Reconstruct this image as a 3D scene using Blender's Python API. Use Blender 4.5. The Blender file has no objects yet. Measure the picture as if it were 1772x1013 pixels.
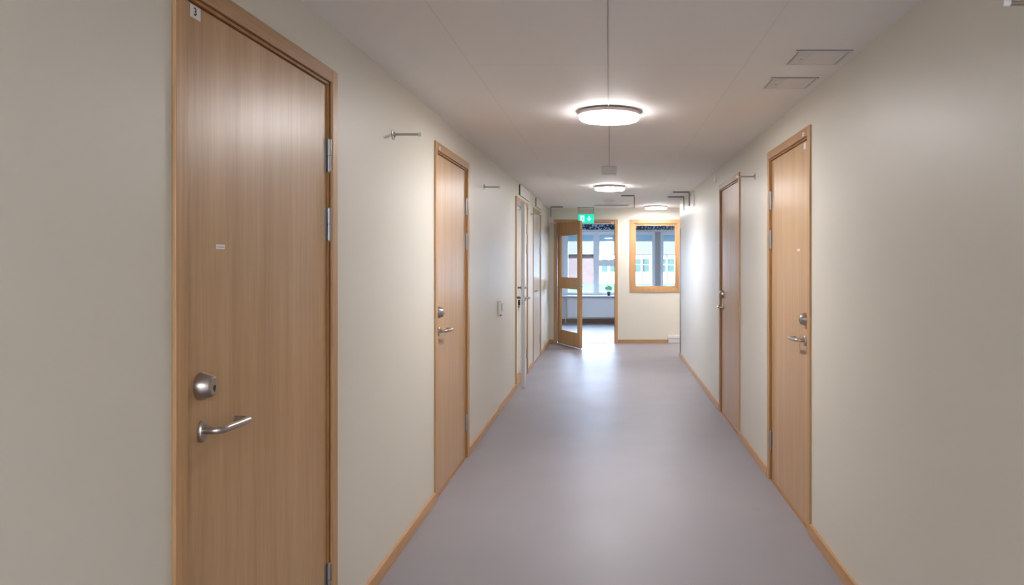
import bpy, bmesh, math, random
from mathutils import Vector, Matrix
random.seed(7)
scene = bpy.context.scene
C = scene.collection

# ------------------------------------------------------------ camera, world, sun, exposure
EYE = 1.463                      # camera height; f = 1250 px at 1772 px width
cam_data = bpy.data.cameras.new('camera')
cam_data.sensor_width = 36.0
cam_data.lens = 1250.0 / 1772.0 * 36.0
cam_data.shift_x = -(1054.0 - 886.0) / 1772.0
cam_data.shift_y = -(506.5 - 449.0) / 1772.0
cam_data.clip_start = 0.02
cam = bpy.data.objects.new('camera', cam_data)
cam.location = (0, 0, EYE)
cam.rotation_euler = (math.pi / 2, 0, 0)
C.objects.link(cam)
scene.camera = cam

world = bpy.data.worlds.new('world')
scene.world = world
world.use_nodes = True
wn = world.node_tree.nodes
wl = world.node_tree.links
bg = wn['Background']
bg.inputs['Color'].default_value = (0.60, 0.74, 1.0, 1)
bg.inputs['Strength'].default_value = 25.0

sun_d = bpy.data.lights.new('sun', 'SUN')
sun_d.energy = 110.0
sun_d.angle = math.radians(3)
sun_d.color = (0.76, 0.86, 1.0)
sun = bpy.data.objects.new('sun', sun_d)
sun.rotation_euler = (math.radians(50), 0, math.radians(-20))   # shines towards +Y: on the facade opposite
C.objects.link(sun)

scene.view_settings.view_transform = 'Standard'
scene.view_settings.look = 'None'
scene.view_settings.gamma = 1.0
scene.view_settings.use_curve_mapping = False
scene.view_settings.exposure = 0.05
LAMP = 112.0                      # emission of the round ceiling lamps

# ------------------------------------------------------------ dimensions
XL, XR = -1.05, 1.07             # corridor wall faces
H = EYE + 0.885                  # ceiling
YB, YF = -4.8, 12.60             # back and far wall faces
YRE = 10.9                       # where the right wall ends
YW = 16.60                       # window wall of the room beyond
T = 0.12
R0, R1 = -4.2, 6.0                # far room
DTOP = EYE + 0.714               # top of door casings

# ------------------------------------------------------------ materials
def new_mat(name):
    m = bpy.data.materials.new(name)
    m.use_nodes = True
    nt = m.node_tree
    return m, nt, nt.nodes['Principled BSDF']

def plain(name, col, rough=0.5, metal=0.0, spec=0.5, vary=0.0, vscale=3.0, bump=0.0, bscale=300.0):
    m, nt, b = new_mat(name)
    b.inputs['Base Color'].default_value = (*col, 1)
    b.inputs['Roughness'].default_value = rough
    b.inputs['Metallic'].default_value = metal
    b.inputs['Specular IOR Level'].default_value = spec
    tc = nt.nodes.new('ShaderNodeTexCoord')
    if vary > 0:
        n = nt.nodes.new('ShaderNodeTexNoise')
        n.inputs['Scale'].default_value = vscale
        n.inputs['Detail'].default_value = 3
        nt.links.new(tc.outputs['Object'], n.inputs['Vector'])
        r = nt.nodes.new('ShaderNodeValToRGB')
        r.color_ramp.elements[0].position = 0.3
        r.color_ramp.elements[1].position = 0.7
        r.color_ramp.elements[0].color = (*[c * (1 - vary) for c in col], 1)
        r.color_ramp.elements[1].color = (*[min(1, c * (1 + vary)) for c in col], 1)
        nt.links.new(n.outputs['Fac'], r.inputs['Fac'])
        nt.links.new(r.outputs['Color'], b.inputs['Base Color'])
    if bump > 0:
        n2 = nt.nodes.new('ShaderNodeTexNoise')
        n2.inputs['Scale'].default_value = bscale
        nt.links.new(tc.outputs['Object'], n2.inputs['Vector'])
        bp = nt.nodes.new('ShaderNodeBump')
        bp.inputs['Strength'].default_value = bump
        bp.inputs['Distance'].default_value = 0.001
        nt.links.new(n2.outputs['Fac'], bp.inputs['Height'])
        nt.links.new(bp.outputs['Normal'], b.inputs['Normal'])
    return m

def wood(name, light, dark, axis='z', rough=0.35, fine=170.0, wide=9.0, band=0.5, cathedral=0.0):
    """oak with the grain along the given object axis"""
    m, nt, b = new_mat(name)
    N, L = nt.nodes, nt.links
    tc = N.new('ShaderNodeTexCoord')
    def sc(across, along):
        mp = N.new('ShaderNodeMapping')
        mp.inputs['Scale'].default_value = {'z': (across, across, along), 'x': (along, across, across), 'y': (across, along, across)}[axis]
        L.new(tc.outputs['Object'], mp.inputs['Vector'])
        return mp
    a = N.new('ShaderNodeTexNoise'); a.inputs['Scale'].default_value = 1; a.inputs['Detail'].default_value = 4
    L.new(sc(fine, 5.0).outputs[0], a.inputs['Vector'])
    c = N.new('ShaderNodeTexNoise'); c.inputs['Scale'].default_value = 1; c.inputs['Detail'].default_value = 2
    L.new(sc(wide, 0.55).outputs[0], c.inputs['Vector'])
    d = N.new('ShaderNodeTexNoise'); d.inputs['Scale'].default_value = 1; d.inputs['Detail'].default_value = 3
    L.new(sc(fine * 0.25, 2.0).outputs[0], d.inputs['Vector'])
    def mth(op, x, y):
        q = N.new('ShaderNodeMath'); q.operation = op
        for i, v in enumerate((x, y)):
            if isinstance(v, (int, float)): q.inputs[i].default_value = v
            else: L.new(v, q.inputs[i])
        return q.outputs[0]
    s = mth('ADD', mth('MULTIPLY', a.outputs['Fac'], 0.45), mth('MULTIPLY', c.outputs['Fac'], band))
    s = mth('ADD', s, mth('MULTIPLY', d.outputs['Fac'], 0.4))
    tot = 0.45 + band + 0.4
    if cathedral > 0:
        wv = N.new('ShaderNodeTexWave')
        wv.wave_type = 'BANDS'; wv.bands_direction = 'X' if axis == 'z' else 'Z'
        wv.inputs['Scale'].default_value = 1.0
        wv.inputs['Distortion'].default_value = 12.0
        wv.inputs['Detail'].default_value = 2.0
        wv.inputs['Detail Scale'].default_value = 0.8
        L.new(sc(16, 1.6).outputs[0], wv.inputs['Vector'])
        s = mth('ADD', s, mth('MULTIPLY', wv.outputs['Fac'], cathedral))
        tot += cathedral
    s = mth('DIVIDE', s, tot)
    r = N.new('ShaderNodeValToRGB')
    r.color_ramp.elements[0].position = 0.36
    r.color_ramp.elements[1].position = 0.64
    r.color_ramp.elements[0].color = (*dark, 1)
    r.color_ramp.elements[1].color = (*light, 1)
    L.new(s, r.inputs['Fac'])
    L.new(r.outputs['Color'], b.inputs['Base Color'])
    b.inputs['Roughness'].default_value = rough
    b.inputs['Specular IOR Level'].default_value = 0.5
    return m

def emis(name, col, strength):
    m, nt, b = new_mat(name)
    b.inputs['Base Color'].default_value = (*col, 1)
    b.inputs['Emission Color'].default_value = (*col, 1)
    b.inputs['Emission Strength'].default_value = strength
    b.inputs['Roughness'].default_value = 0.5
    return m

def glass_mat(name, tint=(0.97, 0.99, 1.0)):
    m, nt, b = new_mat(name)
    N, L = nt.nodes, nt.links
    N.remove(b)
    tr = N.new('ShaderNodeBsdfTransparent'); tr.inputs[0].default_value = (*tint, 1)
    gl = N.new('ShaderNodeBsdfGlossy'); gl.inputs['Roughness'].default_value = 0.02
    lw = N.new('ShaderNodeLayerWeight'); lw.inputs['Blend'].default_value = 0.5
    pw = N.new('ShaderNodeMath'); pw.operation = 'POWER'; pw.inputs[1].default_value = 4.0
    L.new(lw.outputs['Facing'], pw.inputs[0])
    fr = N.new('ShaderNodeMath'); fr.operation = 'MULTIPLY_ADD'; fr.inputs[1].default_value = 0.45; fr.inputs[2].default_value = 0.03
    L.new(pw.outputs[0], fr.inputs[0])
    mx = N.new('ShaderNodeMixShader')
    L.new(fr.outputs[0], mx.inputs[0]); L.new(tr.outputs[0], mx.inputs[1]); L.new(gl.outputs[0], mx.inputs[2])
    L.new(mx.outputs[0], N['Material Output'].inputs['Surface'])
    return m

def ceiling_mat():
    m, nt, b = new_mat('ceiling_paint')
    N, L = nt.nodes, nt.links
    tc = N.new('ShaderNodeTexCoord')
    sp = N.new('ShaderNodeSeparateXYZ'); L.new(tc.outputs['Object'], sp.inputs[0])
    def mth(op, x, y=None, z=None):
        q = N.new('ShaderNodeMath'); q.operation = op
        for i, v in enumerate((x, y, z)):
            if v is None: continue
            if isinstance(v, (int, float)): q.inputs[i].default_value = v
            else: L.new(v, q.inputs[i])
        return q.outputs[0]
    def line(src, at, w):
        return mth('LESS_THAN', mth('ABSOLUTE', mth('SUBTRACT', src, at)), w)
    X, Y = sp.outputs[0], sp.outputs[1]
    tot = mth('MAXIMUM', line(X, -0.628, 0.0022), line(X, 0.616, 0.0022))
    mid = mth('LESS_THAN', mth('ABSOLUTE', X), 0.625)
    # joints across the middle boards every 2.4 m
    rep = mth('ABSOLUTE', mth('SUBTRACT', mth('MODULO', mth('ADD', Y, 24 - 3.29 + 1.2), 2.4), 1.2))
    tot = mth('MAXIMUM', tot, mth('MULTIPLY', mid, mth('LESS_THAN', rep, 0.0035)))
    nz = N.new('ShaderNodeTexNoise'); nz.inputs['Scale'].default_value = 1.7
    L.new(tc.outputs['Object'], nz.inputs['Vector'])
    fac = mth('MULTIPLY', tot, mth('MULTIPLY', nz.outputs['Fac'], 0.38))
    mx = N.new('ShaderNodeMix'); mx.data_type = 'RGBA'
    L.new(fac, mx.inputs['Factor'])
    mx.inputs['A'].default_value = (0.86, 0.835, 0.81, 1)
    mx.inputs['B'].default_value = (0.36, 0.33, 0.29, 1)
    L.new(mx.outputs['Result'], b.inputs['Base Color'])
    b.inputs['Roughness'].default_value = 0.6
    return m

def floor_mat():
    m, nt, b = new_mat('floor_linoleum')
    N, L = nt.nodes, nt.links
    tc = N.new('ShaderNodeTexCoord')
    n = N.new('ShaderNodeTexNoise'); n.inputs['Scale'].default_value = 1.3; n.inputs['Detail'].default_value = 5
    L.new(tc.outputs['Object'], n.inputs['Vector'])
    r = N.new('ShaderNodeValToRGB')
    r.color_ramp.elements[0].position = 0.3; r.color_ramp.elements[1].position = 0.7
    r.color_ramp.elements[0].color = (0.255, 0.236, 0.255, 1)
    r.color_ramp.elements[1].color = (0.275, 0.256, 0.275, 1)
    L.new(n.outputs['Fac'], r.inputs['Fac'])
    # one faint round stain
    vm = N.new('ShaderNodeVectorMath'); vm.operation = 'DISTANCE'
    L.new(tc.outputs['Object'], vm.inputs[0]); vm.inputs[1].default_value = (0.865, 4.22, 0)
    mr = N.new('ShaderNodeMapRange'); L.new(vm.outputs['Value'], mr.inputs[0])
    mr.inputs[1].default_value = 0.012; mr.inputs[2].default_value = 0.04
    mr.inputs[3].default_value = 0.35; mr.inputs[4].default_value = 0.0
    mx = N.new('ShaderNodeMix'); mx.data_type = 'RGBA'
    L.new(mr.outputs[0], mx.inputs['Factor']); L.new(r.outputs['Color'], mx.inputs['A'])
    mx.inputs['B'].default_value = (0.24, 0.21, 0.22, 1)
    L.new(mx.outputs['Result'], b.inputs['Base Color'])
    n2 = N.new('ShaderNodeTexNoise'); n2.inputs['Scale'].default_value = 2.2; n2.inputs['Detail'].default_value = 2
    L.new(tc.outputs['Object'], n2.inputs['Vector'])
    mr2 = N.new('ShaderNodeMapRange'); L.new(n2.outputs['Fac'], mr2.inputs[0])
    mr2.inputs[3].default_value = 0.38; mr2.inputs[4].default_value = 0.48; b.inputs['Specular IOR Level'].default_value = 0.35
    L.new(mr2.outputs[0], b.inputs['Roughness'])
    return m

M = {}
M['wall'] = plain('wall_paint', (0.665, 0.63, 0.55), 0.45, vary=0.012, vscale=0.9, bump=0.06, bscale=420)
M['room_wall'] = plain('room_wall_paint', (0.80, 0.80, 0.80), 0.5, vary=0.01)
M['ceiling'] = ceiling_mat()
M['floor'] = floor_mat()
M['slab'] = wood('oak_veneer', (0.55, 0.35, 0.18), (0.41, 0.245, 0.115), 'z', 0.365, fine=210, wide=10, band=0.55)
M['slab_alias'] = M['slab']  # second key for the same plain oak veneer
M['oak_v'] = wood('oak_casing_upright', (0.53, 0.315, 0.145), (0.415, 0.23, 0.098), 'z', 0.40, fine=150, wide=14, band=0.4, cathedral=0.12)
M['oak_h'] = wood('oak_casing_level', (0.47, 0.28, 0.14), (0.35, 0.19, 0.08), 'x', 0.40, fine=150, wide=14, band=0.35)
M['oak_y'] = wood('oak_baseboard', (0.56, 0.32, 0.15), (0.42, 0.22, 0.09), 'y', 0.4, fine=130, wide=12, band=0.35)
M['jamb'] = wood('oak_jamb', (0.42, 0.20, 0.065), (0.28, 0.12, 0.035), 'z', 0.4)
M['steel'] = plain('brushed_steel', (0.45, 0.41, 0.38), 0.33, metal=1.0)
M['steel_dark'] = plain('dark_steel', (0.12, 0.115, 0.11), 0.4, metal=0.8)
M['zinc'] = plain('zinc_hinge', (0.40, 0.39, 0.38), 0.42, metal=1.0)
M['black'] = plain('black_plastic', (0.015, 0.015, 0.02), 0.4)
M['joint_shadow'] = plain('grey_joint_shadow', (0.26, 0.24, 0.22), 0.8)
M['flap'] = plain('flap_paint', (0.66, 0.62, 0.59), 0.5)
M['dark'] = plain('dark_gap', (0.05, 0.045, 0.04), 0.8)
M['white'] = plain('white_plastic', (0.74, 0.72, 0.69), 0.4)
M['grey_plastic'] = plain('grey_plastic', (0.50, 0.46, 0.42), 0.5)
M['white_paint'] = plain('white_lacquer', (0.72, 0.70, 0.67), 0.35)
M['hatch'] = plain('hatch_paint', (0.74, 0.70, 0.675), 0.45)
M['pale'] = plain('pale_laminate', (0.62, 0.59, 0.55), 0.28, vary=0.01)
M['sticker'] = plain('white_sticker', (0.80, 0.76, 0.78), 0.5)
M['sticker_red'] = plain('pale_red_sticker', (0.85, 0.55, 0.50), 0.5)
M['ink'] = plain('black_ink', (0.02, 0.02, 0.02), 0.6)
M['ink_grey'] = plain('grey_ink', (0.33, 0.31, 0.32), 0.6)
M['lamp'] = emis('lamp_diffuser', (1.0, 0.975, 0.985), LAMP)
M['lamp_side'] = emis('lamp_diffuser_side', (1.0, 0.965, 0.97), LAMP * 0.30)
M['lamp_rim'] = plain('lamp_housing_white', (0.72, 0.60, 0.56), 0.5)
M['glass'] = glass_mat('window_glass')
M['sign_green'] = emis('sign_green', (0.0, 0.60, 0.40), 0.9)
M['sign_white'] = emis('sign_white', (0.62, 1.0, 0.90), 1.1)
M['frame_pvc'] = plain('window_frame_white', (0.82, 0.86, 0.90), 0.4)
M['blind'] = plain('pale_blue_blind', (0.42, 0.66, 0.78), 0.8)
M['pillar'] = plain('grey_brown_panel', (0.38, 0.35, 0.35), 0.6)
M['radiator'] = plain('radiator_white', (0.86, 0.86, 0.90), 0.35)
M['sill'] = plain('grey_sill', (0.42, 0.42, 0.44), 0.35)
M['dark_wood'] = wood('dark_wood', (0.22, 0.10, 0.06), (0.12, 0.055, 0.03), 'x', 0.5)
M['pot'] = plain('navy_pot', (0.02, 0.05, 0.09), 0.3)
M['leaf'] = plain('plant_leaf', (0.12, 0.46, 0.30), 0.5, vary=0.35, vscale=40)
M['facade'] = plain('pale_facade', (0.66, 0.75, 0.86), 0.9)
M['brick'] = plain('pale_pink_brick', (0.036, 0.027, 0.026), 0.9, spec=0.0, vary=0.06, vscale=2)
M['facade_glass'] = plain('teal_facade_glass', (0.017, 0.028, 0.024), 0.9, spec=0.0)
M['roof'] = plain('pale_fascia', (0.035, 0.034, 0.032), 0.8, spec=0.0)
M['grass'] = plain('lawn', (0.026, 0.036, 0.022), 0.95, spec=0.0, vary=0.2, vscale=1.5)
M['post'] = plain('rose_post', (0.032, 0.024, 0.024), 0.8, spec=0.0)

def valance_mat():
    m, nt, b = new_mat('navy_floral_fabric')
    N, L = nt.nodes, nt.links
    tc = N.new('ShaderNodeTexCoord')
    v = N.new('ShaderNodeTexVoronoi'); v.inputs['Scale'].default_value = 26; v.feature = 'F1'
    n = N.new('ShaderNodeTexNoise'); n.inputs['Scale'].default_value = 22; n.inputs['Detail'].default_value = 3
    L.new(tc.outputs['Object'], v.inputs['Vector']); L.new(tc.outputs['Object'], n.inputs['Vector'])
    q = N.new('ShaderNodeMath'); q.operation = 'MULTIPLY'
    L.new(v.outputs['Distance'], q.inputs[0]); L.new(n.outputs['Fac'], q.inputs[1])
    r = N.new('ShaderNodeValToRGB'); r.color_ramp.interpolation = 'LINEAR'
    r.color_ramp.elements[0].position = 0.17; r.color_ramp.elements[0].color = (0.45, 0.55, 0.62, 1)
    r.color_ramp.elements[1].position = 0.23; r.color_ramp.elements[1].color = (0.018, 0.045, 0.10, 1)
    L.new(q.outputs[0], r.inputs['Fac']); L.new(r.outputs['Color'], b.inputs['Base Color'])
    b.inputs['Roughness'].default_value = 0.9
    return m
M['valance'] = valance_mat()

# ------------------------------------------------------------ mesh helpers
class MB:
    def __init__(s):
        s.bm = bmesh.new(); s.mi = 0
    def box(s, x0, x1, y0, y1, z0, z1):
        vs = [s.bm.verts.new((x, y, z)) for x in (x0, x1) for y in (y0, y1) for z in (z0, z1)]
        for f in ((0, 1, 3, 2), (4, 6, 7, 5), (0, 4, 5, 1), (2, 3, 7, 6), (0, 2, 6, 4), (1, 5, 7, 3)):
            fc = s.bm.faces.new([vs[i] for i in f]); fc.material_index = s.mi
        return s
    def tube(s, pts, r, n=16, caps=True):
        pts = [Vector(p) for p in pts]
        rs = r if isinstance(r, (list, tuple)) else [r] * len(pts)
        rings = []; up = None
        for i, p in enumerate(pts):
            d = (pts[min(i + 1, len(pts) - 1)] - pts[max(i - 1, 0)]).normalized()
            if up is None:
                up = Vector((0, 0, 1)) if abs(d.z) < 0.9 else Vector((1, 0, 0))
            a = d.cross(up).normalized(); up = a.cross(d).normalized()
            rings.append([s.bm.verts.new(p + rs[i] * (math.cos(t) * a + math.sin(t) * up))
                          for t in [2 * math.pi * k / n for k in range(n)]])
        for A, B in zip(rings, rings[1:]):
            for k in range(n):
                f = s.bm.faces.new((A[k], A[(k + 1) % n], B[(k + 1) % n], B[k])); f.smooth = True; f.material_index = s.mi
        if caps:
            for R in (rings[0], rings[-1]):
                f = s.bm.faces.new(R); f.material_index = s.mi
        return s
    def lathe(s, prof, c=(0, 0, 0), axis='z', n=32, ex=(1, 1)):
        """prof: list of (radius, height along axis); flat discs close the ends"""
        c = Vector(c)
        rings = []
        for r, h in prof:
            ring = []
            for k in range(n):
                t = 2 * math.pi * k / n
                u, v = r * ex[0] * math.cos(t), r * ex[1] * math.sin(t)
                p = {'z': (u, v, h), 'y': (u, h, v), 'x': (h, u, v)}[axis]
                ring.append(s.bm.verts.new(c + Vector(p)))
            rings.append(ring)
        for i, (A, B) in enumerate(zip(rings, rings[1:])):
            for k in range(n):
                f = s.bm.faces.new((A[k], A[(k + 1) % n], B[(k + 1) % n], B[k])); f.smooth = True; f.material_index = s.mi
        for R in (rings[0], rings[-1]):
            f = s.bm.faces.new(R); f.material_index = s.mi
        return s
    def prism(s, pts, y0, y1):
        """outline in x,z extruded along y"""
        A = [s.bm.verts.new((x, y0, z)) for x, z in pts]
        B = [s.bm.verts.new((x, y1, z)) for x, z in pts]
        n = len(pts)
        for f in [A, B[::-1]] + [(A[k], B[k], B[(k + 1) % n], A[(k + 1) % n]) for k in range(n)]:
            fc = s.bm.faces.new(f); fc.material_index = s.mi
        return s
    def build(s, name, mats, parent=None, loc=None, rot=0.0, bevel=0.0, seg=2):
        bmesh.ops.recalc_face_normals(s.bm, faces=s.bm.faces)
        me = bpy.data.meshes.new(name)
        s.bm.to_mesh(me); s.bm.free()
        for m in (mats if isinstance(mats, (list, tuple)) else [mats]):
            me.materials.append(m)
        if any(p.use_smooth for p in me.polygons):
            me.set_sharp_from_angle(angle=math.radians(38))
        o = bpy.data.objects.new(name, me)
        C.objects.link(o)
        if parent: o.parent = parent
        if loc: o.location = loc
        o.rotation_euler = (0, 0, rot)
        if bevel > 0:
            b = o.modifiers.new('bevel', 'BEVEL'); b.width = bevel; b.segments = seg; b.limit_method = 'ANGLE'
            b.angle_limit = math.radians(40)
        return o

def tag(o, label=None, cat=None, group=None, kind=None):
    if label: o['label'] = label
    if cat: o['category'] = cat
    if group: o['group'] = group
    if kind: o['kind'] = kind
    return o

def thing(name, label, cat, loc=(0, 0, 0), rotz=0.0, group=None, kind=None):
    o = bpy.data.objects.new(name, None)
    o.empty_display_size = 0.1
    C.objects.link(o)
    o.location = loc; o.rotation_euler = (0, 0, rotz)
    return tag(o, label, cat, group, kind)

def copy_tree(o, parent=None, loc=None, rotz=None):
    c = o.copy(); C.objects.link(c)
    if parent is not None: c.parent = parent
    if loc is not None: c.location = loc
    if rotz is not None: c.rotation_euler = (0, 0, rotz)
    for ch in list(o.children):
        copy_tree(ch, c)
    return c

def struct(name, mb, mat, label, cat, bevel=0.0):
    return tag(mb.build(name, mat, bevel=bevel), label, cat, kind='structure')

def text_mesh(txt, size):
    cu = bpy.data.curves.new('t', 'FONT'); cu.body = txt; cu.size = size
    cu.align_x = 'CENTER'; cu.align_y = 'CENTER'; cu.extrude = 0.0002; cu.offset = 0.0004
    o = bpy.data.objects.new('t', cu); C.objects.link(o)
    dg = bpy.context.evaluated_depsgraph_get()
    me = bpy.data.meshes.new_from_object(o.evaluated_get(dg))
    bpy.data.objects.remove(o); bpy.data.curves.remove(cu)
    return me

# ------------------------------------------------------------ the shell
# doors: (wall, Y near, Y far)
bh0 = 0.064
DL = [(1.733, 2.768), (4.335, 5.385), (8.10, 9.30), (9.94, 11.08)]
DR = [(3.82, 4.85), (5.89, 6.98)]
DF = (-0.966, 0.152)             # door in the far wall, X range
WF = (0.362, 1.258, EYE - 0.574, EYE + 0.694)   # inner window in the far wall
LAP = 0.03                       # how far a casing laps over the wall

def wall_along_y(mb, x0, x1, ya, yb, z1, doors):
    y = ya
    for a, b in doors:
        a, b = a + LAP, b - LAP
        mb.box(x0, x1, y, a, 0, z1)
        mb.box(x0, x1, a, b, DTOP - LAP, z1)
        y = b
    mb.box(x0, x1, y, yb, 0, z1)

mb = MB(); wall_along_y(mb, XL - T, XL, YB, YF, H, DL)
struct('wall_left', mb, M['wall'], 'cream painted corridor wall on the left, four doors in it', 'wall')
mb = MB(); wall_along_y(mb, XR, XR + T, YB, YRE, H, DR)
mb.box(XR + T, 3.5, YRE - T, YRE, 0, H)
struct('wall_right', mb, M['wall'], 'cream painted corridor wall on the right, two doors in it', 'wall')
mb = MB()
z1 = 2.75
a, b = DF[0] + LAP, DF[1] - LAP
wx0, wx1, wz0, wz1 = WF[0] + LAP, WF[1] - LAP, WF[2] + LAP, WF[3] - LAP
mb.box(R0 - T, a, YF, YF + T, 0, z1); mb.box(a, b, YF, YF + T, DTOP - 0.01 - LAP, z1)
mb.box(b, wx0, YF, YF + T, 0, z1)
mb.box(wx0, wx1, YF, YF + T, 0, wz0); mb.box(wx0, wx1, YF, YF + T, wz1, z1)
mb.box(wx1, R1 + T, YF, YF + T, 0, z1)
struct('wall_far', mb, M['wall'], 'cream wall closing the far end of the corridor, glazed door and window in it', 'wall')
BW = (-0.6, 0.6, 1.1, 2.15)  # opening for the added window behind the camera
struct('wall_back', MB().box(XL - T, BW[0], YB - T, YB, 0, H).box(BW[1], XR + T, YB - T, YB, 0, H).box(BW[0], BW[1], YB - T, YB, 0, BW[2]).box(BW[0], BW[1], YB - T, YB, BW[3], H), M['wall'], 'cream wall behind the camera', 'wall')
struct('wall_branch', MB().box(3.5, 3.62, YRE - T, YF + T, 0, H), M['wall'], 'cream wall at the end of the side passage on the right', 'wall')
mb = MB(); mb.box(XL - T, XR + T, YB - T, YRE - T, H, H + 0.1)
mb.box(XL - T, 3.62, YRE - T, YF, H, H + 0.1)
struct('ceiling', mb, M['ceiling'], 'off-white boarded corridor ceiling with thin joints', 'ceiling')
mb = MB(); mb.box(XL - T, XR + T, YB - T, YRE - T, -0.1, 0)
mb.box(XL - T, 3.62, YRE - T, YF, -0.1, 0); mb.box(R0 - T, R1 + T, YF, YW, -0.1, 0)
struct('floor', mb, M['floor'], 'lilac grey smooth sheet floor with a soft sheen', 'floor')

# room beyond the far door
struct('wall_room_left', MB().box(R0 - T, R0, YF + T, YW, 0, 2.75), M['room_wall'], 'white left wall of the daylit room behind the glazed door', 'wall')
struct('wall_room_right', MB().box(R1, R1 + T, YF + T, YW, 0, 2.75), M['room_wall'], 'white right wall of the daylit room behind the far wall', 'wall')
struct('ceiling_room', MB().box(R0 - T, R1 + T, YF + T, YW + 0.3, 2.75, 2.85), M['room_wall'], 'white ceiling of the daylit room', 'ceiling')
W1 = (-1.02, 1.06); W2 = (1.18, 5.80); W3w = (-3.9, -1.14); WZ0, WZ1 = EYE - 0.83, EYE + 0.63  # right window widened, left one added, for more daylight in the room
mb = MB()
y0, y1 = YW, YW + 0.3
mb.box(R0 - T, W3w[0], y0, y1, 0, 2.75); mb.box(W3w[1], W1[0], y0, y1, WZ0, WZ1); mb.box(W3w[0], W1[0], y0, y1, 0, WZ0); mb.box(W3w[0], W1[0], y0, y1, WZ1, 2.75); mb.box(W2[1], R1 + T, y0, y1, 0, 2.75)
mb.box(W1[0], W2[1], y0, y1, 0, WZ0); mb.box(W1[0], W2[1], y0, y1, WZ1, 2.75)
struct('wall_window', mb, M['room_wall'], 'white wall with the outer windows, behind the radiator', 'wall')
struct('trim_pillar', MB().box(W1[1], W2[0], YW - 0.01, YW + 0.3, WZ0, WZ1), M['pillar'], 'grey brown upright panel between the two outer windows', 'trim')
struct('baseboard_window', MB().box(R0, R1, YW - 0.018, YW, 0, 0.095), M['dark_wood'], 'dark brown baseboard under the radiator', 'baseboard')

# small room behind the door left ajar
mb = MB()
rx0, rx1, ry0, ry1 = -3.2, XL - T, 7.3, 9.9
mb.box(rx0 - T, rx0, ry0, ry1, 0, H); mb.box(rx0 - T, rx1, ry0 - T, ry0, 0, H); mb.box(rx0 - T, rx1, ry1, ry1 + T, 0, H)
mb.box(rx0 - T, rx1, ry0 - T, ry1 + T, H, H + 0.1); mb.box(rx0 - T, rx1, ry0 - T, ry1 + T, -0.1, 0)
struct('wall_side_room', mb, M['room_wall'], 'pale inside of the small room behind the door left ajar', 'wall')

tag(MB().box(XR - 0.004, XR, YRE - 0.13, YRE + 0.002, bh0, EYE + 0.46).build('trim_corner', M['steel_dark']), 'thin dark corner strip at the end of the right wall', 'trim', kind='structure')  # thin dark strip laid along the wall end
# baseboards
def bboard(name, label, boxes, mat):
    for bx in boxes:
        o = MB().box(*bx).build(name, mat, bevel=0.002)
        tag(o, label, 'baseboard', kind='structure')
bh = 0.062
def segs(ya, yb, doors):
    out = []; y = ya
    for a, b in doors:
        out.append((y, a)); y = b
    out.append((y, yb)); return out
bboard('baseboard_left', 'light oak baseboard along the left corridor wall',
       [(XL, XL + 0.014, a, b, 0, bh) for a, b in segs(YB, YF, DL)], M['oak_y'])
bboard('baseboard_right', 'light oak baseboard along the right corridor wall',
       [(XR - 0.014, XR, a, b, 0, bh) for a, b in segs(YB, YRE, DR)], M['oak_y'])
bboard('baseboard_far', 'light oak baseboard along the far wall',
       [(XL + 0.014, DF[0], YF - 0.014, YF, 0, bh), (DF[1], 1.03, YF - 0.014, YF, 0, bh)], M['oak_h'])
tag(MB().box(1.03, 1.9, YF - 0.04, YF, 0.02, 0.085).box(1.03, 1.9, YF - 0.03, YF, 0.0, 0.03).box(1.025, 1.9, YF - 0.05, YF, 0.09, 0.143)
    .build('cable_trunking', M['white'], bevel=0.002),
    'white plastic cable trunking low on the far wall, right of its baseboard', 'trunking')

# ------------------------------------------------------------ doors
CW, CP = 0.05, 0.011              # casing width and projection
LIP = 0.010
GAP = 0.003
SLAB_Y = 0.009                   # slab face lies a little behind the casing

def make_frame(root, W, top, depth=T, rebate=True, jm='jamb'):
    """architrave ring, lip, jamb lining; local x along the wall, -y into the corridor"""
    w = W / 2
    mb = MB()
    mb.box(-w, -w + CW, -CP, 0, 0, top); mb.box(w - CW, w, -CP, 0, 0, top)
    fr = mb.build('casing', M['oak_v'], root, bevel=0.0025)
    MB().box(-w + CW, w - CW, -CP, 0, top - CW, top).build('casing_head', M['oak_h'], root, bevel=0.0025)
    mb = MB()
    a = w - LAP; b = w - CW - LIP
    for s in (-1, 1):
        x0, x1 = sorted((s * a, s * b))
        mb.box(x0, x1, 0.006, depth, 0, top - LAP)
        x0, x1 = sorted((s * (w - CW), s * b))
        mb.box(x0, x1, 0.001, 0.006, 0, top - CW - LIP)
        if rebate:
            x0, x1 = sorted((s * b, s * (b - 0.018)))
            mb.box(x0, x1, SLAB_Y + 0.044, depth, 0, top - CW - LIP)
    mb.box(-b, b, 0.006, depth, top - CW - LIP, top - LAP)
    mb.box(-(w - CW), w - CW, 0.001, 0.006, top - CW - LIP, top - CW)
    if rebate:
        mb.box(-b + 0.018, b - 0.018, SLAB_Y + 0.044, depth, top - CW - LIP - 0.018, top - CW - LIP)
    mb.build('jamb', M[jm], root)
    MB().box(-b, b, 0.0, depth, 0, 0.006).build('threshold', M['jamb'], root)
    return b, top - CW - LIP

def arc_pts(c, r, a0, a1, n, f):
    return [f(c[0] + r * math.cos(a0 + (a1 - a0) * i / n), c[1] + r * math.sin(a0 + (a1 - a0) * i / n)) for i in range(n + 1)]

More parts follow.
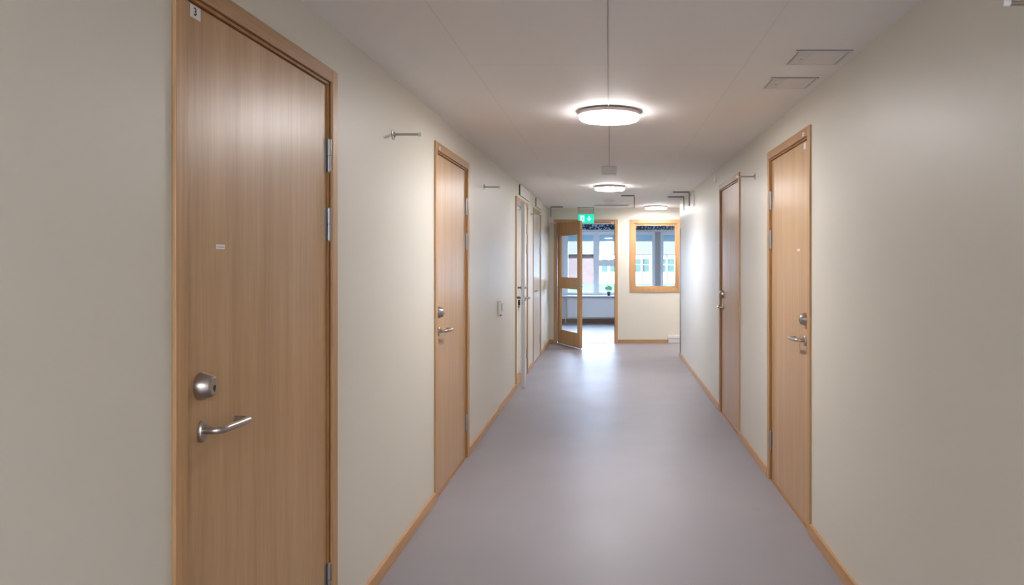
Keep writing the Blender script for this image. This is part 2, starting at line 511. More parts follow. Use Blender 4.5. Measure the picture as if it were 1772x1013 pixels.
def lever_mb(d, r=0.0095, side=-1, reach=0.138):
    """bent tube lever on a face at y=0; d = direction along x; side -1 points to -y. Ends in a return towards the door"""
    pts = []
    def P(u, v): return (d * u, side * v, 0)
    pts += [P(0, 0.004), P(0, 0.030)]
    pts += arc_pts((0.024, 0.030), 0.024, math.pi, math.pi / 2, 6, P)[1:]
    pts += [P(0.045, 0.055), P(0.068, 0.057), P(0.090, 0.059)]
    R = 0.017
    pts += arc_pts((reach - R, 0.060 - R), R, math.pi / 2, 0, 6, P)
    pts += [P(reach, 0.018)]
    return MB().tube(pts, r, 18)

def hardware(leaf, xl, d, zl=1.134, zh=1.018, lock=True, inner=False):
    """handle with oval rose, conical cylinder collar, on the front face (y=0) of a leaf; d points to the hinges"""
    z0 = leaf['z0']
    mb = MB().lathe([(1, 0.0), (1, -0.006), (0.88, -0.010)], axis='y', n=36, ex=(0.0185, 0.0285))
    mb.build('handle_rose', M['steel'], leaf, loc=(xl, 0, zh - z0 - 0.002))
    lever_mb(d).build('lever_handle', M['steel'], leaf, loc=(xl, 0, zh - z0))
    if lock:
        mb = MB().lathe([(0.0365, 0), (0.0365, -0.002), (0.0260, -0.031), (0.0240, -0.0330)], axis='y', n=44)
        mb.build('lock_collar', M['steel'], leaf, loc=(xl, 0, zl - z0))
        mb = MB().lathe([(0.0225, -0.031), (0.0225, -0.0342), (0.021, -0.0355)], axis='y', n=32)
        mb.mi = 1
        mb.lathe([(0.0066, -0.0350), (0.0066, -0.0360)], c=(0, 0, -0.004), axis='y', n=16)
        mb.box(-0.0024, 0.0024, -0.0362, -0.0350, -0.014, -0.004)
        mb.build('lock_cylinder', [M['steel'], M['ink']], leaf, loc=(xl, 0, zl - z0))

def hinges(leaf, dr, zs):
    """hinge barrels at the hinge line x=0; dr = direction from the hinge into the leaf"""
    z0 = leaf['z0']
    for z in zs:
        mb = MB()
        mb.tube([(0, 0, 0.001), (0, 0, 0.06)], 0.0088, 16)
        mb.tube([(0, 0, -0.06), (0, 0, -0.001)], 0.0082, 16)
        mb.tube([(0, 0, -0.066), (0, 0, -0.06)], [0.004, 0.0065], 12)
        mb.tube([(0, 0, 0.06), (0, 0, 0.063)], [0.0065, 0.003], 12)
        x0, x1 = sorted((dr * 0.002, dr * 0.024))
        mb.box(x0, x1, 0.0065, 0.0088, -0.058, 0.06)
        mb.build('hinge', M['zinc'], leaf, loc=(-dr * 0.004, -0.0085, z - z0))

HZ = (EYE + 0.39, EYE + 0.132, 0.262)
def door(name, label, loc, rotz, W, hinge, angle=0.0, lock=True, top=DTOP, mat='slab', depth=T, lockset=True):
    root = thing(name, label, 'door', loc, rotz, kind='structure')
    b, ztop = make_frame(root, W, top, depth, jm='pale' if mat == 'pale' else 'jamb')
    dr = -hinge                                     # leaf runs from the hinge side to the other
    Wl = 2 * b - 2 * GAP; z0 = 0.009; hl = ztop - GAP - z0
    x0, x1 = sorted((0, dr * Wl))
    leaf = MB().box(x0, x1, 0, 0.04, 0, hl).build('leaf', M[mat], root, loc=(hinge * (b - GAP), SLAB_Y, z0), rot=angle, bevel=0.0015)
    leaf['z0'] = z0
    hardware(leaf, dr * (Wl - 0.078), -dr, lock=lock)
    hinges(leaf, dr, HZ)
    return root, leaf, Wl, dr

def place_left(a, b): return (XL, (a + b) / 2, 0), math.pi / 2
def place_right(a, b): return (XR, (a + b) / 2, 0), -math.pi / 2

def sticker(parent, name, x, z, w, h, face_y=0.0, mats=None, text=None, bar=False, label=None):
    """thin label glued on a face (front is -y) of its parent"""
    mb = MB().box(-w / 2, w / 2, -0.0006, 0, -h / 2, h / 2)
    if bar:
        mb.mi = 1
        mb.box(-w * 0.10, w * 0.42, -0.0009, -0.0006, -h * 0.12, h * 0.06)
        mb.box(-w * 0.42, -w * 0.14, -0.0009, -0.0006, -h * 0.10, h * 0.02)
    o = mb.build(name, mats or [M['sticker'], M['ink_grey']], parent, loc=(x, face_y, z))
    if text:
        me = text_mesh(text, h * 0.86)
        me.transform(Matrix.Rotation(math.pi / 2, 4, 'X'))
        me.transform(Matrix.Translation((-w * 0.02, -0.0009, 0)))
        bm = bmesh.new(); bm.from_mesh(o.data); bm.from_mesh(me)
        nb = len(o.data.polygons)
        bm.faces.ensure_lookup_table()
        for f in bm.faces[nb:]: f.material_index = 1
        bm.to_mesh(o.data); bm.free()
    if label: o['label'] = label
    return o

# left wall, nearest door
l, r = place_left(*DL[0])
d1, leaf1, W_, dr_ = door('door_1', 'closed oak door nearest the camera on the left wall, numbered 3, steel lever handle', l, r, DL[0][1] - DL[0][0], +1)
sticker(leaf1, 'number_sticker', -W_ + 0.052, EYE + 0.632 - 0.009, 0.048, 0.033, mats=[M['sticker'], M['ink']], text='3', label='white sticker with a black 3')
sticker(leaf1, 'name_sticker', -W_ + 0.172, EYE + 0.034 - 0.009, 0.043, 0.0125, bar=True, label='small white sticker')
l, r = place_left(*DL[1])
d2, leaf2, W_, dr_ = door('door_2', 'closed oak door on the left wall, second from the camera, between two wall pegs', l, r, DL[1][1] - DL[1][0], +1)
sticker(leaf2, 'number_sticker', -W_ + 0.05, EYE + 0.623 - 0.009, 0.045, 0.033, mats=[M['sticker'], M['ink']], label='small white sticker')
sticker(d2, 'casing_sticker', -(DL[1][1] - DL[1][0]) / 2 + 0.10, EYE + 0.681, 0.04, 0.02, face_y=-CP, bar=True, label='small white sticker')
l, r = place_left(*DL[2])
d3, leaf3, W3, dr_ = door('door_3', 'pale door in oak casing on the left wall standing slightly ajar, keys in its lock', l, r, DL[2][1] - DL[2][0], +1, mat='pale', lock=False, angle=math.radians(5.6))
# edge of the open leaf: lock case strip, thumb turn and inner lever
MB().box(-W3 - 0.0012, -W3, 0.010, 0.030, 0.94, 1.24).build('lock_plate', M['zinc'], leaf3)
lever_mb(+1, side=+1).build('inner_lever', M['steel_dark'], leaf3, loc=(-W3 + 0.078, 0.04, 1.014))
MB().lathe([(0.02, 0), (0.02, 0.008), (0.008, 0.01), (0.008, 0.03), (0.014, 0.032), (0.014, 0.04)], axis='y').build('thumb_turn', M['steel_dark'], leaf3, loc=(-W3 + 0.078, 0.04, 1.13))
l, r = place_left(*DL[3])
door('door_4', 'closed pale door in oak casing on the left wall, farthest before the glazed door', l, r, DL[3][1] - DL[3][0], +1, mat='pale', lock=False)
l, r = place_right(*DR[0])
d5, leaf5, W5, dr_ = door('door_5', 'closed oak door on the right wall, the one nearest the camera', l, r, DR[0][1] - DR[0][0], -1)
sticker(leaf5, 'name_sticker', W5 - 0.23, EYE + 0.053 - 0.009, 0.05, 0.0125, bar=True, label='small white sticker')
sticker(leaf5, 'number_sticker', W5 - 0.10, EYE + 0.626 - 0.009, 0.045, 0.035, mats=[M['sticker'], M['ink']], label='small white sticker')
sticker(d5, 'casing_sticker', (DR[0][1] - DR[0][0]) / 2 - 0.12, EYE + 0.681, 0.04, 0.02, face_y=-CP, bar=True, label='small white sticker')
l, r = place_right(*DR[1])
door('door_6', 'closed oak door on the right wall, farther one, bluish with reflected daylight', l, r, DR[1][1] - DR[1][0], +1)

MB().lathe([(0.015, 0), (0.015, -0.004), (0.011, -0.006), (0.011, -0.016)], axis='y', n=24).build('lock_cylinder', M['steel'], leaf3, loc=(-W3 + 0.078, 0, 1.13))
# keys hanging in the door left ajar
kr = thing('key_bunch', 'black key fob and keys hanging from the lock of the door left ajar', 'keys', (-1.012, 8.125, EYE - 0.50))
MB().tube([(0.012 * math.cos(t), 0, 0.055 + 0.014 * math.sin(t)) for t in [i * math.pi / 8 for i in range(17)]], 0.0014, 8, caps=False).build('key_ring', M['steel_dark'], kr)
MB().box(-0.013, 0.013, -0.004, 0.004, -0.02, 0.042).build('key_fob', M['black'], kr, bevel=0.004)
MB().lathe([(0.011, -0.0012), (0.011, 0.0012)], c=(-0.004, 0, -0.035), axis='y').box(-0.012, -0.006, -0.0012, 0.0012, -0.085, -0.04).build('key', M['steel_dark'], kr)

# glazed door at the far end
d7 = thing('door_7', 'oak glazed door with two panes standing open at the far end of the corridor', 'door', ((DF[0] + DF[1]) / 2, YF, 0), 0, kind='structure')
b7, zt7 = make_frame(d7, DF[1] - DF[0], DTOP - 0.02, depth=T + 0.02, rebate=False)
LW, z0 = 0.975, 0.02
LH = EYE + 0.628 - z0
leaf7 = thing('leaf', None, None, (-b7 + 0.004, 0.004, z0), math.radians(-64)); leaf7.parent = d7
leaf7.rotation_euler = (0, 0, math.radians(-64))
del_keys = [k for k in ('label', 'category') if k in leaf7.keys()]
for k in del_keys: del leaf7[k]
gz = [(EYE - 1.223 - z0, EYE - 0.486 - z0), (EYE - 0.32 - z0, EYE + 0.415 - z0)]
st = 0.105
mb = MB()
mb.box(0, st, 0, 0.042, 0, LH); mb.box(LW - st, LW, 0, 0.042, 0, LH)
mb.box(st, LW - st, 0, 0.042, 0, gz[0][0]); mb.box(st, LW - st, 0, 0.042, gz[0][1], gz[1][0]); mb.box(st, LW - st, 0, 0.042, gz[1][1], LH)
mb.build('leaf_frame', M['oak_v'], leaf7)
for za, zb in gz:
    MB().box(st, LW - st, 0.018, 0.024, za, zb).build('glass_pane', M['glass'], leaf7)
    mb = MB()
    for ya, yb in ((0.008, 0.018), (0.024, 0.034)):
        mb.box(st, st + 0.012, ya, yb, za, zb); mb.box(LW - st - 0.012, LW - st, ya, yb, za, zb)
        mb.box(st + 0.012, LW - st - 0.012, ya, yb, za, za + 0.012); mb.box(st + 0.012, LW - st - 0.012, ya, yb, zb - 0.012, zb)
    mb.build('glazing_bead', M['oak_v'], leaf7)
MB().lathe([(1, 0.0), (1, -0.006), (0.88, -0.010)], axis='y', n=28, ex=(0.0185, 0.0285)).build('handle_rose', M['steel'], leaf7, loc=(LW - 0.055, 0, 1.02 - z0))
lever_mb(-1).build('lever_handle', M['steel'], leaf7, loc=(LW - 0.055, 0, 1.02 - z0))
lever_mb(-1, side=+1).build('lever_handle', M['steel'], leaf7, loc=(LW - 0.055, 0.042, 1.02 - z0))
MB().box(LW, LW + 0.0012, 0.010, 0.032, 0.93 - z0, 1.20 - z0).build('lock_plate', M['zinc'], leaf7)
MB().box(0.01, LW, 0.012, 0.030, -0.014, 0).build('bottom_seal', M['white'], leaf7)
for z in HZ:
    mb = MB().tube([(0, 0, 0.001), (0, 0, 0.06)], 0.009, 14).tube([(0, 0, -0.06), (0, 0, -0.001)], 0.0084, 14)
    mb.build('hinge', M['zinc'], d7, loc=(-b7 + 0.002, -0.018, z))
sticker(d7, 'casing_sticker', DF[1] - (DF[0] + DF[1]) / 2 - 0.09, EYE + 0.634, 0.05, 0.02, face_y=-CP, mats=[M['sticker_red']], label='small pale red sticker')

# inner window beside it
w1 = thing('window_1', 'oak framed inner window in the far wall right of the glazed door', 'window', ((WF[0] + WF[1]) / 2, YF, WF[2]), 0, kind='structure')
ww = (WF[1] - WF[0]) / 2; wh = WF[3] - WF[2]
def ring(mb, hw, z0, z1, t, y0, y1):
    mb.box(-hw, -hw + t, y0, y1, z0, z1); mb.box(hw - t, hw, y0, y1, z0, z1)
    mb.box(-hw + t, hw - t, y0, y1, z0, z0 + t); mb.box(-hw + t, hw - t, y0, y1, z1 - t, z1)
    return mb
ring(MB(), ww, 0, wh, 0.06, -CP, 0).build('casing', M['oak_v'], w1, bevel=0.002)
ring(MB(), ww - LAP, LAP, wh - LAP, 0.042, 0, T + 0.02).build('window_lining', M['oak_v'], w1)
ring(MB(), ww - 0.072, 0.072, wh - 0.072, 0.034, 0.03, 0.07).build('sash', M['oak_v'], w1)
MB().box(-ww + 0.106, ww - 0.106, 0.047, 0.053, 0.106, wh - 0.106).build('glass_pane', M['glass'], w1)

wb = thing('fill_window_back', 'added unseen fill window in the end wall behind the camera', 'window', (0, YB - T / 2, BW[2]), 0, kind='structure')  # added out of view; sends daylight onto the near walls and ceiling
ring(MB(), BW[1], 0, BW[3] - BW[2], 0.06, -0.03, 0.03).build('window_frame', M['frame_pvc'], wb)
MB().box(BW[0] + 0.06, BW[1] - 0.06, -0.003, 0.003, 0.06, BW[3] - BW[2] - 0.06).build('glass_pane', M['glass'], wb)
# ------------------------------------------------------------ outer windows
def outer_window(name, label, X0, X1, mullions, transoms):
    root = thing(name, label, 'window', ((X0 + X1) / 2, YW + 0.05, WZ0), 0, kind='structure')
    hw = (X1 - X0) / 2; cx = (X0 + X1) / 2; h = WZ1 - WZ0
    fr = MB()
    t = 0.072
    ring(fr, hw, 0, h, t, 0, 0.09)
    edges = [-hw + t]
    for a, b in mullions:
        fr.box(a - cx, b - cx, 0, 0.09, t, h - t); edges += [a - cx, b - cx]
    edges.append(hw - t)
    panes = []
    for i in range(0, len(edges), 2):
        a, b = edges[i], edges[i + 1]
        if i // 2 in transoms:
            za, zb = transoms[i // 2]
            fr.box(a, b, 0.005, 0.085, za - WZ0, zb - WZ0)
            panes += [(a, b, t, za - WZ0), (a, b, zb - WZ0, h - t)]
        else:
            panes.append((a, b, t, h - t))
    fr.build('window_frame', M['frame_pvc'], root)
    for a, b, c, d in panes:
        MB().box(a, b, 0.04, 0.046, c, d).build('glass_pane', M['glass'], root)
    return root
outer_window('window_2', 'outer window of the far room seen through the glazed door, white frame, left of the grey pillar', W1[0], W1[1],
             [(-0.36, -0.225), (0.30, 0.43)], {1: (EYE - 0.16, EYE - 0.01)})
outer_window('window_3', 'outer window of the far room right of the grey pillar, seen through the inner window', W2[0], W2[1],
             [(1.80, 1.93), (2.50, 2.62), (3.5, 3.62), (4.6, 4.72)], {})
outer_window('fill_window_left', 'added unseen outer window of the far room left of the one behind the glazed door', W3w[0], W3w[1], [(-3.0, -2.88), (-2.1, -1.98)], {})  # unseen, added to brighten the far room
for i, (a, b) in enumerate((W1, W2)):
    o = MB().box(a + 0.01, b - 0.01, YW + 0.16, YW + 0.172, EYE + 0.43, WZ1 - 0.01).build('roller_blind', M['blind'])
    bb = MB().box(a + 0.01, b - 0.01, YW + 0.155, YW + 0.178, EYE + 0.415, EYE + 0.43).build('bottom_bar', M['frame_pvc'], o)
    tag(o, ['pale blue blind rolled up at the top of the outer window behind the glazed door',
            'pale blue blind rolled up in the outer window right of the grey pillar'][i], 'blind', 'rolled up outer blinds')
o = MB().box(R0 + 0.05, R1 - 0.05, YW - 0.26, YW, WZ0 - 0.035, WZ0 - 0.001)
tag(o.build('window_sill', M['sill'], bevel=0.004), 'grey window sill above the radiator in the far room', 'sill', kind='structure')
# pleated valance
mb = MB(); vx0, vx1 = -1.55, 3.3; n = 160
P = []
for i in range(n + 1):
    x = vx0 + (vx1 - vx0) * i / n
    P.append((x, YW - 0.12 + 0.012 * math.sin(i * 1.3)))
top, bot = EYE + 0.80, EYE + 0.675
vs = []
for x, y in P:
    vs.append([mb.bm.verts.new((x, y, bot)), mb.bm.verts.new((x, y, top)), mb.bm.verts.new((x, y + 0.004, top)), mb.bm.verts.new((x, y + 0.004, bot))])
for A, B in zip(vs, vs[1:]):
    for k in range(4):
        mb.bm.faces.new((A[k], A[(k + 1) % 4], B[(k + 1) % 4], B[k]))
mb.bm.faces.new(vs[0]); mb.bm.faces.new(vs[-1][::-1])
va = thing('curtain_valance', 'navy floral curtain valance above the outer windows of the far room', 'valance', (0, 0, 0))
mb.build('fabric', M['valance'], va)
MB().box(vx0, vx1, YW - 0.14, YW, top, top + 0.02).build('curtain_rail', M['white'], va)

# radiator
rd = thing('radiator', 'long white panel radiator below the sill in the far room', 'radiator', (0.30, YW - 0.10, 0.135))
MB().box(-1.25, 1.25, -0.035, -0.02, 0, 0.45).box(-1.25, 1.25, 0.02, 0.035, 0, 0.45).build('radiator_panel', M['radiator'], rd, bevel=0.006)
mb = MB().box(-1.25, 1.25, -0.018, 0.018, 0.440, 0.448)
mb.box(-1.255, -1.25, -0.035, 0.035, 0, 0.45); mb.box(1.25, 1.255, -0.035, 0.035, 0, 0.45)
mb.build('radiator_grille', M['radiator'], rd)
MB().tube([(-1.29, 0, 0.40), (-1.29, 0, -0.134)], 0.008).tube([(-1.29, 0, 0.38), (-1.25, 0, 0.38)], 0.01).build('radiator_pipe', M['radiator'], rd)
MB().tube([(-1.29, 0, 0.40), (-1.29, -0.05, 0.40)], 0.017).build('radiator_valve', M['white'], rd)
for x in (-1.0, 1.0):
    MB().box(x - 0.02, x + 0.02, 0.035, 0.095, 0.05, 0.42).build('wall_bracket', M['radiator'], rd)

# potted plant
pp = thing('potted_plant', 'small bushy green plant in a navy pot on the grey window sill', 'plant', ((1053.5 - 1054) / 1250 * 16.47, YW - 0.13, WZ0))
MB().lathe([(0.030, 0), (0.041, 0.075), (0.044, 0.078), (0.044, 0.09), (0.040, 0.09), (0.038, 0.08)], n=28).build('pot', M['pot'], pp)
mb = MB()
for i in range(260):
    t = random.uniform(0, 2 * math.pi); ph = math.acos(random.uniform(-0.35, 1)); rr = 0.082 * random.uniform(0.55, 1.1)
    c = Vector((rr * math.sin(ph) * math.cos(t), rr * math.sin(ph) * math.sin(t), 0.155 + rr * math.cos(ph)))
    d = Vector((random.gauss(0, 1), random.gauss(0, 1), random.gauss(0.4, 1))).normalized() * 0.014
    e = d.cross(Vector((random.gauss(0, 1), random.gauss(0, 1), random.gauss(0, 1)))).normalized() * 0.008
    nn = d.cross(e).normalized() * 0.0012
    q = [mb.bm.verts.new(c + v) for v in (-d, e + nn, d, -e + nn)]
    mb.bm.faces.new(q)
tag(mb.build('foliage', M['leaf'], pp), kind='stuff')
mb = MB()
for k in range(7):
    t = k * 0.9; mb.tube([(0.01 * math.cos(t), 0.01 * math.sin(t), 0.075), (0.03 * math.cos(t), 0.03 * math.sin(t), 0.16)], 0.0018, 6)
mb.build('stem', M['leaf'], pp)

# ------------------------------------------------------------ outside
GZ = 0.12
tag(MB().box(-30, 40, YW + 0.3, 60, GZ - 0.2, GZ).build('lawn', M['grass']), 'sunlit green lawn outside the windows', 'lawn', kind='structure')
bl = thing('office_building', 'low white building with teal window strips and rose posts seen through the windows', 'building', (0, 40, GZ))
s = 1 / 31.25
def zy(y): return EYE - (y - 449) * s - GZ
def xx(x): return (x - 1054) * s
MB().box(-0.85, 9, 0, 6, 0, zy(441)).build('wall', M['facade'], bl)
MB().box(-8, 9, -0.15, 6.5, zy(440.5), zy(405)).build('roof_fascia', M['roof'], bl)
MB().box(-8, -0.86, 0.1, 6, 0, zy(441)).build('brick_wall', M['brick'], bl)
x = xx(1041)
k = 0
while x < 7.5:
    f = MB().box(x, x + 0.34, -0.03, 0, zy(470.5), zy(448)).build('window', M['facade_glass'], bl)
    MB().box(x, x + 0.34, -0.05, -0.03, zy(458.6), zy(457.8)).build('glazing_bar', M['facade'], f)
    x += 0.46; k += 1
for px in (1112, 1154, 1196):
    MB().box(xx(px) - 0.035, xx(px) + 0.035, -0.14, -0.06, 0, zy(440.5)).build('post', M['post'], bl)

# ------------------------------------------------------------ ceiling fittings
def make_lamp(name, label, x, y):
    t = thing(name, label, 'ceiling light', (x, y, H), group='round ceiling lights')
    MB().lathe([(0.10, 0), (0.10, -0.004), (0.184, -0.006), (0.186, -0.010), (0.186, -0.026), (0.180, -0.0275)], n=64).build('housing', M['lamp_rim'], t)
    MB().lathe([(0.170, -0.0275), (0.178, -0.029), (0.178, -0.043), (0.174, -0.0475)], n=64).build('diffuser_rim', M['lamp_side'], t)
    MB().lathe([(0.1735, -0.0470), (0.172, -0.0492), (0.162, -0.0505)], n=64).build('diffuser', M['lamp'], t)
    return t
make_lamp('ceiling_light', 'round glowing ceiling light nearest the camera, cable running into it', 0.0, 4.33)
make_lamp('ceiling_light', 'round glowing ceiling light in the middle distance beyond the grey junction box', 0.008, 8.72)
make_lamp('ceiling_light', 'round glowing ceiling light farthest away, right in front of the inner window', 0.78, 12.0)
make_lamp('ceiling_light', 'added unseen round ceiling light behind the camera', 0.0, -1.25)  # this and the next two are added out of view to brighten the near corridor
make_lamp('ceiling_light', 'added unseen round ceiling light second behind the camera', 0.0, -2.7)
make_lamp('ceiling_light', 'added unseen round ceiling light farthest behind the camera', 0.0, -4.2)
make_lamp('ceiling_light', 'added unseen round ceiling light in the side passage on the right', 2.7, 11.8)  # added out of view to light the side passage
sr = make_lamp('ceiling_light', 'added unseen round ceiling light inside the small room behind the door left ajar', -2.2, 8.5)  # added out of view to light the small room

tag(MB().tube([(-0.004, -1.05, H - 0.004), (-0.004, 4.14, H - 0.004)], 0.0028, 8).build('ceiling_cable', M['grey_plastic']),
    'thin pale cable along the ceiling running into the nearest round light', 'cable', 'thin ceiling cables')
tag(MB().tube([(0.002, 4.52, H - 0.004), (0.002, 6.86, H - 0.004)], 0.003, 8).build('ceiling_cable', M['grey_plastic']),
    'thin pale cable on the ceiling between the nearest round light and the grey junction box', 'cable', 'thin ceiling cables')
jb = MB().box(-0.07, 0.07, 6.86, 7.0, H - 0.072, H).build('junction_box', M['flap'], bevel=0.006)
tag(jb, 'square grey junction box on the ceiling between the two middle round lights', 'junction box')
MB().box(-0.066, 0.066, 6.864, 6.996, H - 0.078, H - 0.072).build('box_lid', M['white'], jb, bevel=0.003)

def hatch(label, x0, x1, y0, y1):
    t = thing('ceiling_hatch', label, 'ceiling hatch', ((x0 + x1) / 2, (y0 + y1) / 2, H), group='square ceiling hatches near the right wall')
    hx, hy = (x1 - x0) / 2, (y1 - y0) / 2
    mb = MB(); w = 0.010; zt, zb = 0.0, -0.006
    mb.box(-hx, -hx + w, -hy, hy, zb, zt); mb.box(hx - w, hx, -hy, hy, zb, zt)
    mb.box(-hx + w, hx - w, -hy, -hy + w, zb, zt); mb.box(-hx + w, hx - w, hy - w, hy, zb, zt)
    mb.build('hatch_frame', M['hatch'], t)
    MB().box(-hx + w + 0.007, hx - w - 0.005, -hy + w + 0.008, hy - w - 0.004, -0.005, -0.0005).build('hatch_panel', M['hatch'], t)
    mb = MB()
    mb.box(-hx + w, hx - w, -hy + w, -hy + w + 0.008, -0.004, 0); mb.box(-hx + w, -hx + w + 0.007, -hy + w, hy - w, -0.004, 0); mb.box(hx - w - 0.004, hx - w, -hy + w, hy - w, -0.004, 0); mb.box(-hx, hx, -hy - 0.003, -hy, -0.005, 0)  # grey gaps round the panel, plus a shadow line modelled outside the near edge
    mb.build('shadow_joint', M['joint_shadow'], t)
    MB().box(-hx + 0.02, -hx + 0.075, -hy + 0.02, hy - 0.03, -0.009, -0.005).build('access_flap', M['flap'], t, bevel=0.002)
    MB().lathe([(0.006, -0.0088), (0.006, -0.011)], c=(-hx + 0.05, 0, 0), n=16).build('latch', M['grey_plastic'], t)
hatch('square white ceiling hatch near the right wall, the nearer of the two', 0.79, 1.03, 3.05, 3.27)
hatch('square white ceiling hatch near the right wall, the farther of the two', 0.785, 1.02, 3.51, 3.73)

sd = thing('smoke_detector', 'white domed smoke detector on the ceiling beyond the second round light', 'smoke detector', (0.0, 10.75, H))
MB().lathe([(0.085, 0), (0.085, -0.018), (0.078, -0.022)], n=36).build('base', M['white'], sd)
MB().lathe([(0.062, -0.022), (0.066, -0.04), (0.045, -0.058), (0.02, -0.064)], n=36).build('dome', M['white'], sd)
sv = thing('slot_vent', 'long white slotted air vent on the ceiling in front of the glazed door', 'vent', (0.02, 11.75, H))
MB().box(-0.30, 0.30, -0.06, 0.06, -0.010, 0).build('vent_frame', M['white_paint'], sv, bevel=0.002)
for y in (-0.035, 0.0, 0.035):
    MB().box(-0.28, 0.28, y - 0.011, y + 0.011, -0.0115, -0.0098).build('slot', M['dark'], sv)
MB().box(-0.30, 0.30, -0.066, -0.060, -0.014, 0).build('vent_lip', M['zinc'], sv)

# exit sign
ex = thing('exit_sign', 'green lit emergency exit sign hanging above the glazed door', 'sign', (-0.392, 12.33, EYE + 0.62))
MB().box(-0.132, 0.132, -0.014, 0.014, 0, 0.152).build('sign_body', M['sign_green'], ex, bevel=0.004)
MB().box(-0.095, -0.03, -0.0155, -0.014, 0.025, 0.125).build('door_pictogram', M['sign_white'], ex)
mb = MB()
cx = -0.062
mb.lathe([(0.0085, -0.0165), (0.0085, -0.0155)], c=(cx + 0.010, 0, 0.108), axis='y', n=14)
for pts in ([(-0.006, 0.096), (0.012, 0.098), (0.006, 0.066), (-0.010, 0.066)],           # trunk
            [(0.008, 0.096), (0.024, 0.080), (0.020, 0.076), (0.006, 0.088)],             # fore arm
            [(-0.006, 0.096), (-0.022, 0.088), (-0.024, 0.072), (-0.018, 0.072), (-0.015, 0.084), (-0.006, 0.088)],
            [(0.006, 0.068), (0.020, 0.058), (0.018, 0.036), (0.011, 0.036), (0.012, 0.054), (-0.002, 0.062)],
            [(-0.010, 0.068), (-0.012, 0.052), (-0.030, 0.046), (-0.030, 0.039), (-0.006, 0.045), (0.002, 0.064)]):
    mb.prism([(cx + a, b) for a, b in pts], -0.0165, -0.0155)
mb.build('running_figure', M['sign_green'], ex)
mb = MB()
ax = 0.052
mb.box(ax - 0.007, ax + 0.007, -0.0155, -0.014, 0.055, 0.118)
mb.prism([(ax, 0.033), (ax + 0.036, 0.069), (ax + 0.036, 0.085), (ax, 0.050), (ax - 0.036, 0.085), (ax - 0.036, 0.069)], -0.0158, -0.014)
mb.build('arrow', M['sign_white'], ex)
hh = H - (EYE + 0.62)
MB().box(-0.13, -0.122, -0.006, 0.006, 0.15, hh).box(0.122, 0.13, -0.006, 0.006, 0.15, hh).box(-0.15, 0.14, -0.02, 0.02, hh - 0.008, hh).build('hanger', M['steel_dark'], ex)
MB().box(-0.12, 0.12, -0.010, 0.010, 0.152, hh - 0.03).build('sign_housing', M['grey_plastic'], ex)

# L-shaped brackets under the ceiling
def bracket(label, xc, y, side, w=0.215, h=0.185, z=H - 0.006):
    t = thing('hanging_bracket', label, 'bracket', (xc, y, z), group='dark L-shaped brackets under the ceiling')
    MB().box(min(0, side * w), max(0, side * w), -0.008, 0.008, -0.010, 0.006).build('arm', M['steel_dark'], t)
    MB().box(-0.006, 0.006, -0.008, 0.008, -h, -0.010).build('upright', M['steel_dark'], t)
    a, b = sorted((side * w, side * (w + 0.022)))
    MB().box(a, b, -0.012, 0.012, -0.018, 0.006).build('end_cap', M['white'], t, bevel=0.003)
bracket('dark L-shaped bracket in the corner of ceiling and right wall, the nearer of the pair', 1.045, 9.42, -1)
bracket('dark L-shaped bracket in the corner of ceiling and right wall, the farther of the pair', 1.050, 10.15, -1, h=0.19)
bracket('dark L-shaped bracket under the middle of the ceiling right of the smoke detector', 0.348, 9.96, -1, w=0.185, h=0.17)
bracket('dark L-shaped bracket by the left wall just before the glazed door', -0.975, 12.1, +1, w=0.20, h=0.17)

# air vents above doors: white cover plate held off the wall
def wall_vent(label, side, y0, y1, z0, z1, p=0.018, body='dark', group='white air vents high on the walls'):
    s = 1 if side == 'left' else -1
    X = XL if side == 'left' else XR
    t = thing('air_vent', label, 'air vent', (X, (y0 + y1) / 2, z0), 0, group)
    hy = (y1 - y0) / 2
    a, b = sorted((0, s * (p - 0.005)))
    MB().box(a, b, -hy, hy, 0.004, z1 - z0 - 0.002).build('vent_body', M[body], t)
    a, b = sorted((s * (p - 0.005), s * p))
    MB().box(a, b, -hy, hy, 0, z1 - z0).build('cover_plate', M['white_paint'], t)
wall_vent('white air vent above the pale door standing ajar on the left wall', 'left', 8.42, 9.38, EYE + 0.748, EYE + 0.876)
wall_vent('white air vent above the farthest closed door on the left wall', 'left', 10.3, 11.2, EYE + 0.755, EYE + 0.878)
wall_vent('small white air vent high on the right wall just before the L-shaped brackets', 'right', 9.08, 9.30, EYE + 0.67, EYE + 0.865, 0.012, 'grey_plastic')
wall_vent('small white air vent high on the right wall beyond the farther right door', 'right', 7.18, 7.30, EYE + 0.765, EYE + 0.86, 0.012, 'white')

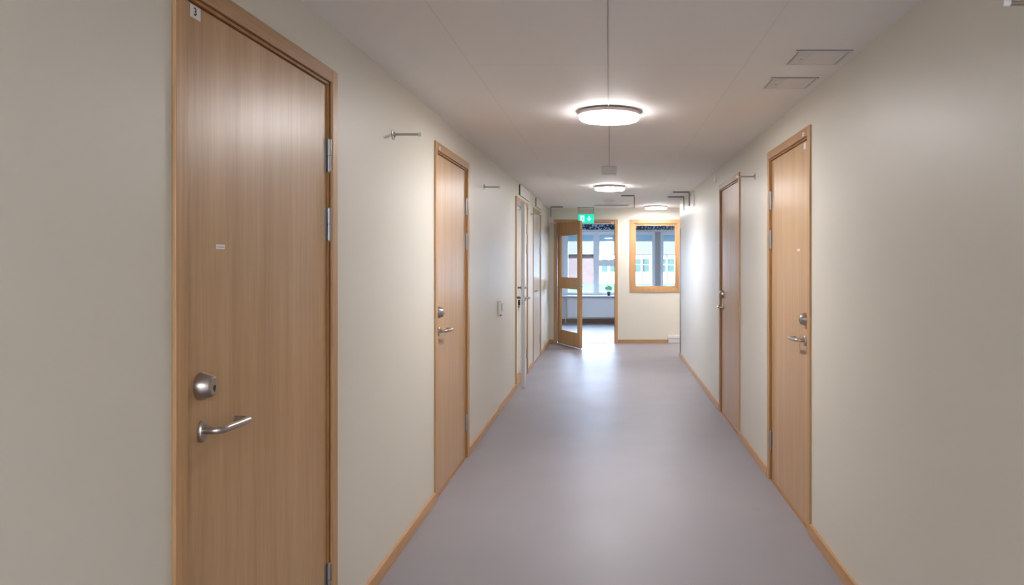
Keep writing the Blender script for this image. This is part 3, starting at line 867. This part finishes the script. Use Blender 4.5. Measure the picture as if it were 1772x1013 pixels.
# wall pegs
def make_peg(label, x, y, rot):
    t = thing('wall_peg', label, 'wall peg', (x, y, EYE + 0.607), rot, 'steel rods standing out of the walls')
    MB().lathe([(0.026, 0), (0.026, 0.003), (0.012, 0.005), (0.010, 0.012)], axis='x', n=28).build('base_plate', M['steel'], t)
    MB().tube([(0.010, 0, 0), (0.125, 0, 0)], 0.0058, 14).build('rod', M['steel'], t)
    MB().lathe([(0.0085, 0.122), (0.0095, 0.124), (0.0095, 0.136), (0.0075, 0.139)], axis='x', n=20).build('end_cap', M['white'], t)
    for z in (-0.017, 0.017):
        MB().lathe([(0.0035, 0.003), (0.002, 0.005)], c=(0, 0, z), axis='x', n=10).build('screw', M['steel_dark'], t)
    return t
peg = make_peg('steel wall peg on the left wall between the two nearest doors', XL, 3.51, 0)
for lab, x, y, rot in (('steel wall peg on the left wall between second door and door ajar', XL, 6.07, 0),
                       ('steel wall peg on the left wall in front of the farthest closed door', XL, 9.70, 0),
                       ('steel wall peg on the left wall beside the glazed door at the far end', XL, 12.2, 0),
                       ('steel wall peg on the right wall between the two oak doors', XR, 5.30, math.pi),
                       ('steel wall peg at the top right corner of the photo, nearest on the right wall', XR, 1.71, math.pi)):
    c = copy_tree(peg, None, (x, y, EYE + 0.607), rot)
    c['label'] = lab

# switch box
sw = thing('switch_box', 'small white switch box on the left wall between the second door and the door ajar', 'switch', (XL, 6.86, 0.94))
MB().box(0, 0.032, -0.035, 0.035, 0, 0.125).build('housing', M['white'], sw, bevel=0.004)
MB().box(0.032, 0.037, -0.022, 0.022, 0.03, 0.105).build('rocker', M['grey_plastic'], sw, bevel=0.002)
MB().lathe([(0.008, 0), (0.008, 0.014)], c=(0.02, 0, -0.014), axis='z', n=14).build('cable_gland', M['steel_dark'], sw)

# ------------------------------------------------------------ portals help the sky light find the windows
for a, b, yy, za, zb, rr in ((*W1, YW + 0.29, WZ0, WZ1, -1), (*W2, YW + 0.29, WZ0, WZ1, -1), (*W3w, YW + 0.29, WZ0, WZ1, -1), (BW[0], BW[1], YB - T, BW[2], BW[3], 1)):
    ld = bpy.data.lights.new('window_portal', 'AREA')
    ld.shape = 'RECTANGLE'; ld.size = b - a; ld.size_y = zb - za
    ld.cycles.is_portal = True
    lo = bpy.data.objects.new('window_portal', ld)
    lo.location = ((a + b) / 2, yy, (za + zb) / 2)
    lo.rotation_euler = (rr * math.pi / 2, 0, 0)
    C.objects.link(lo)
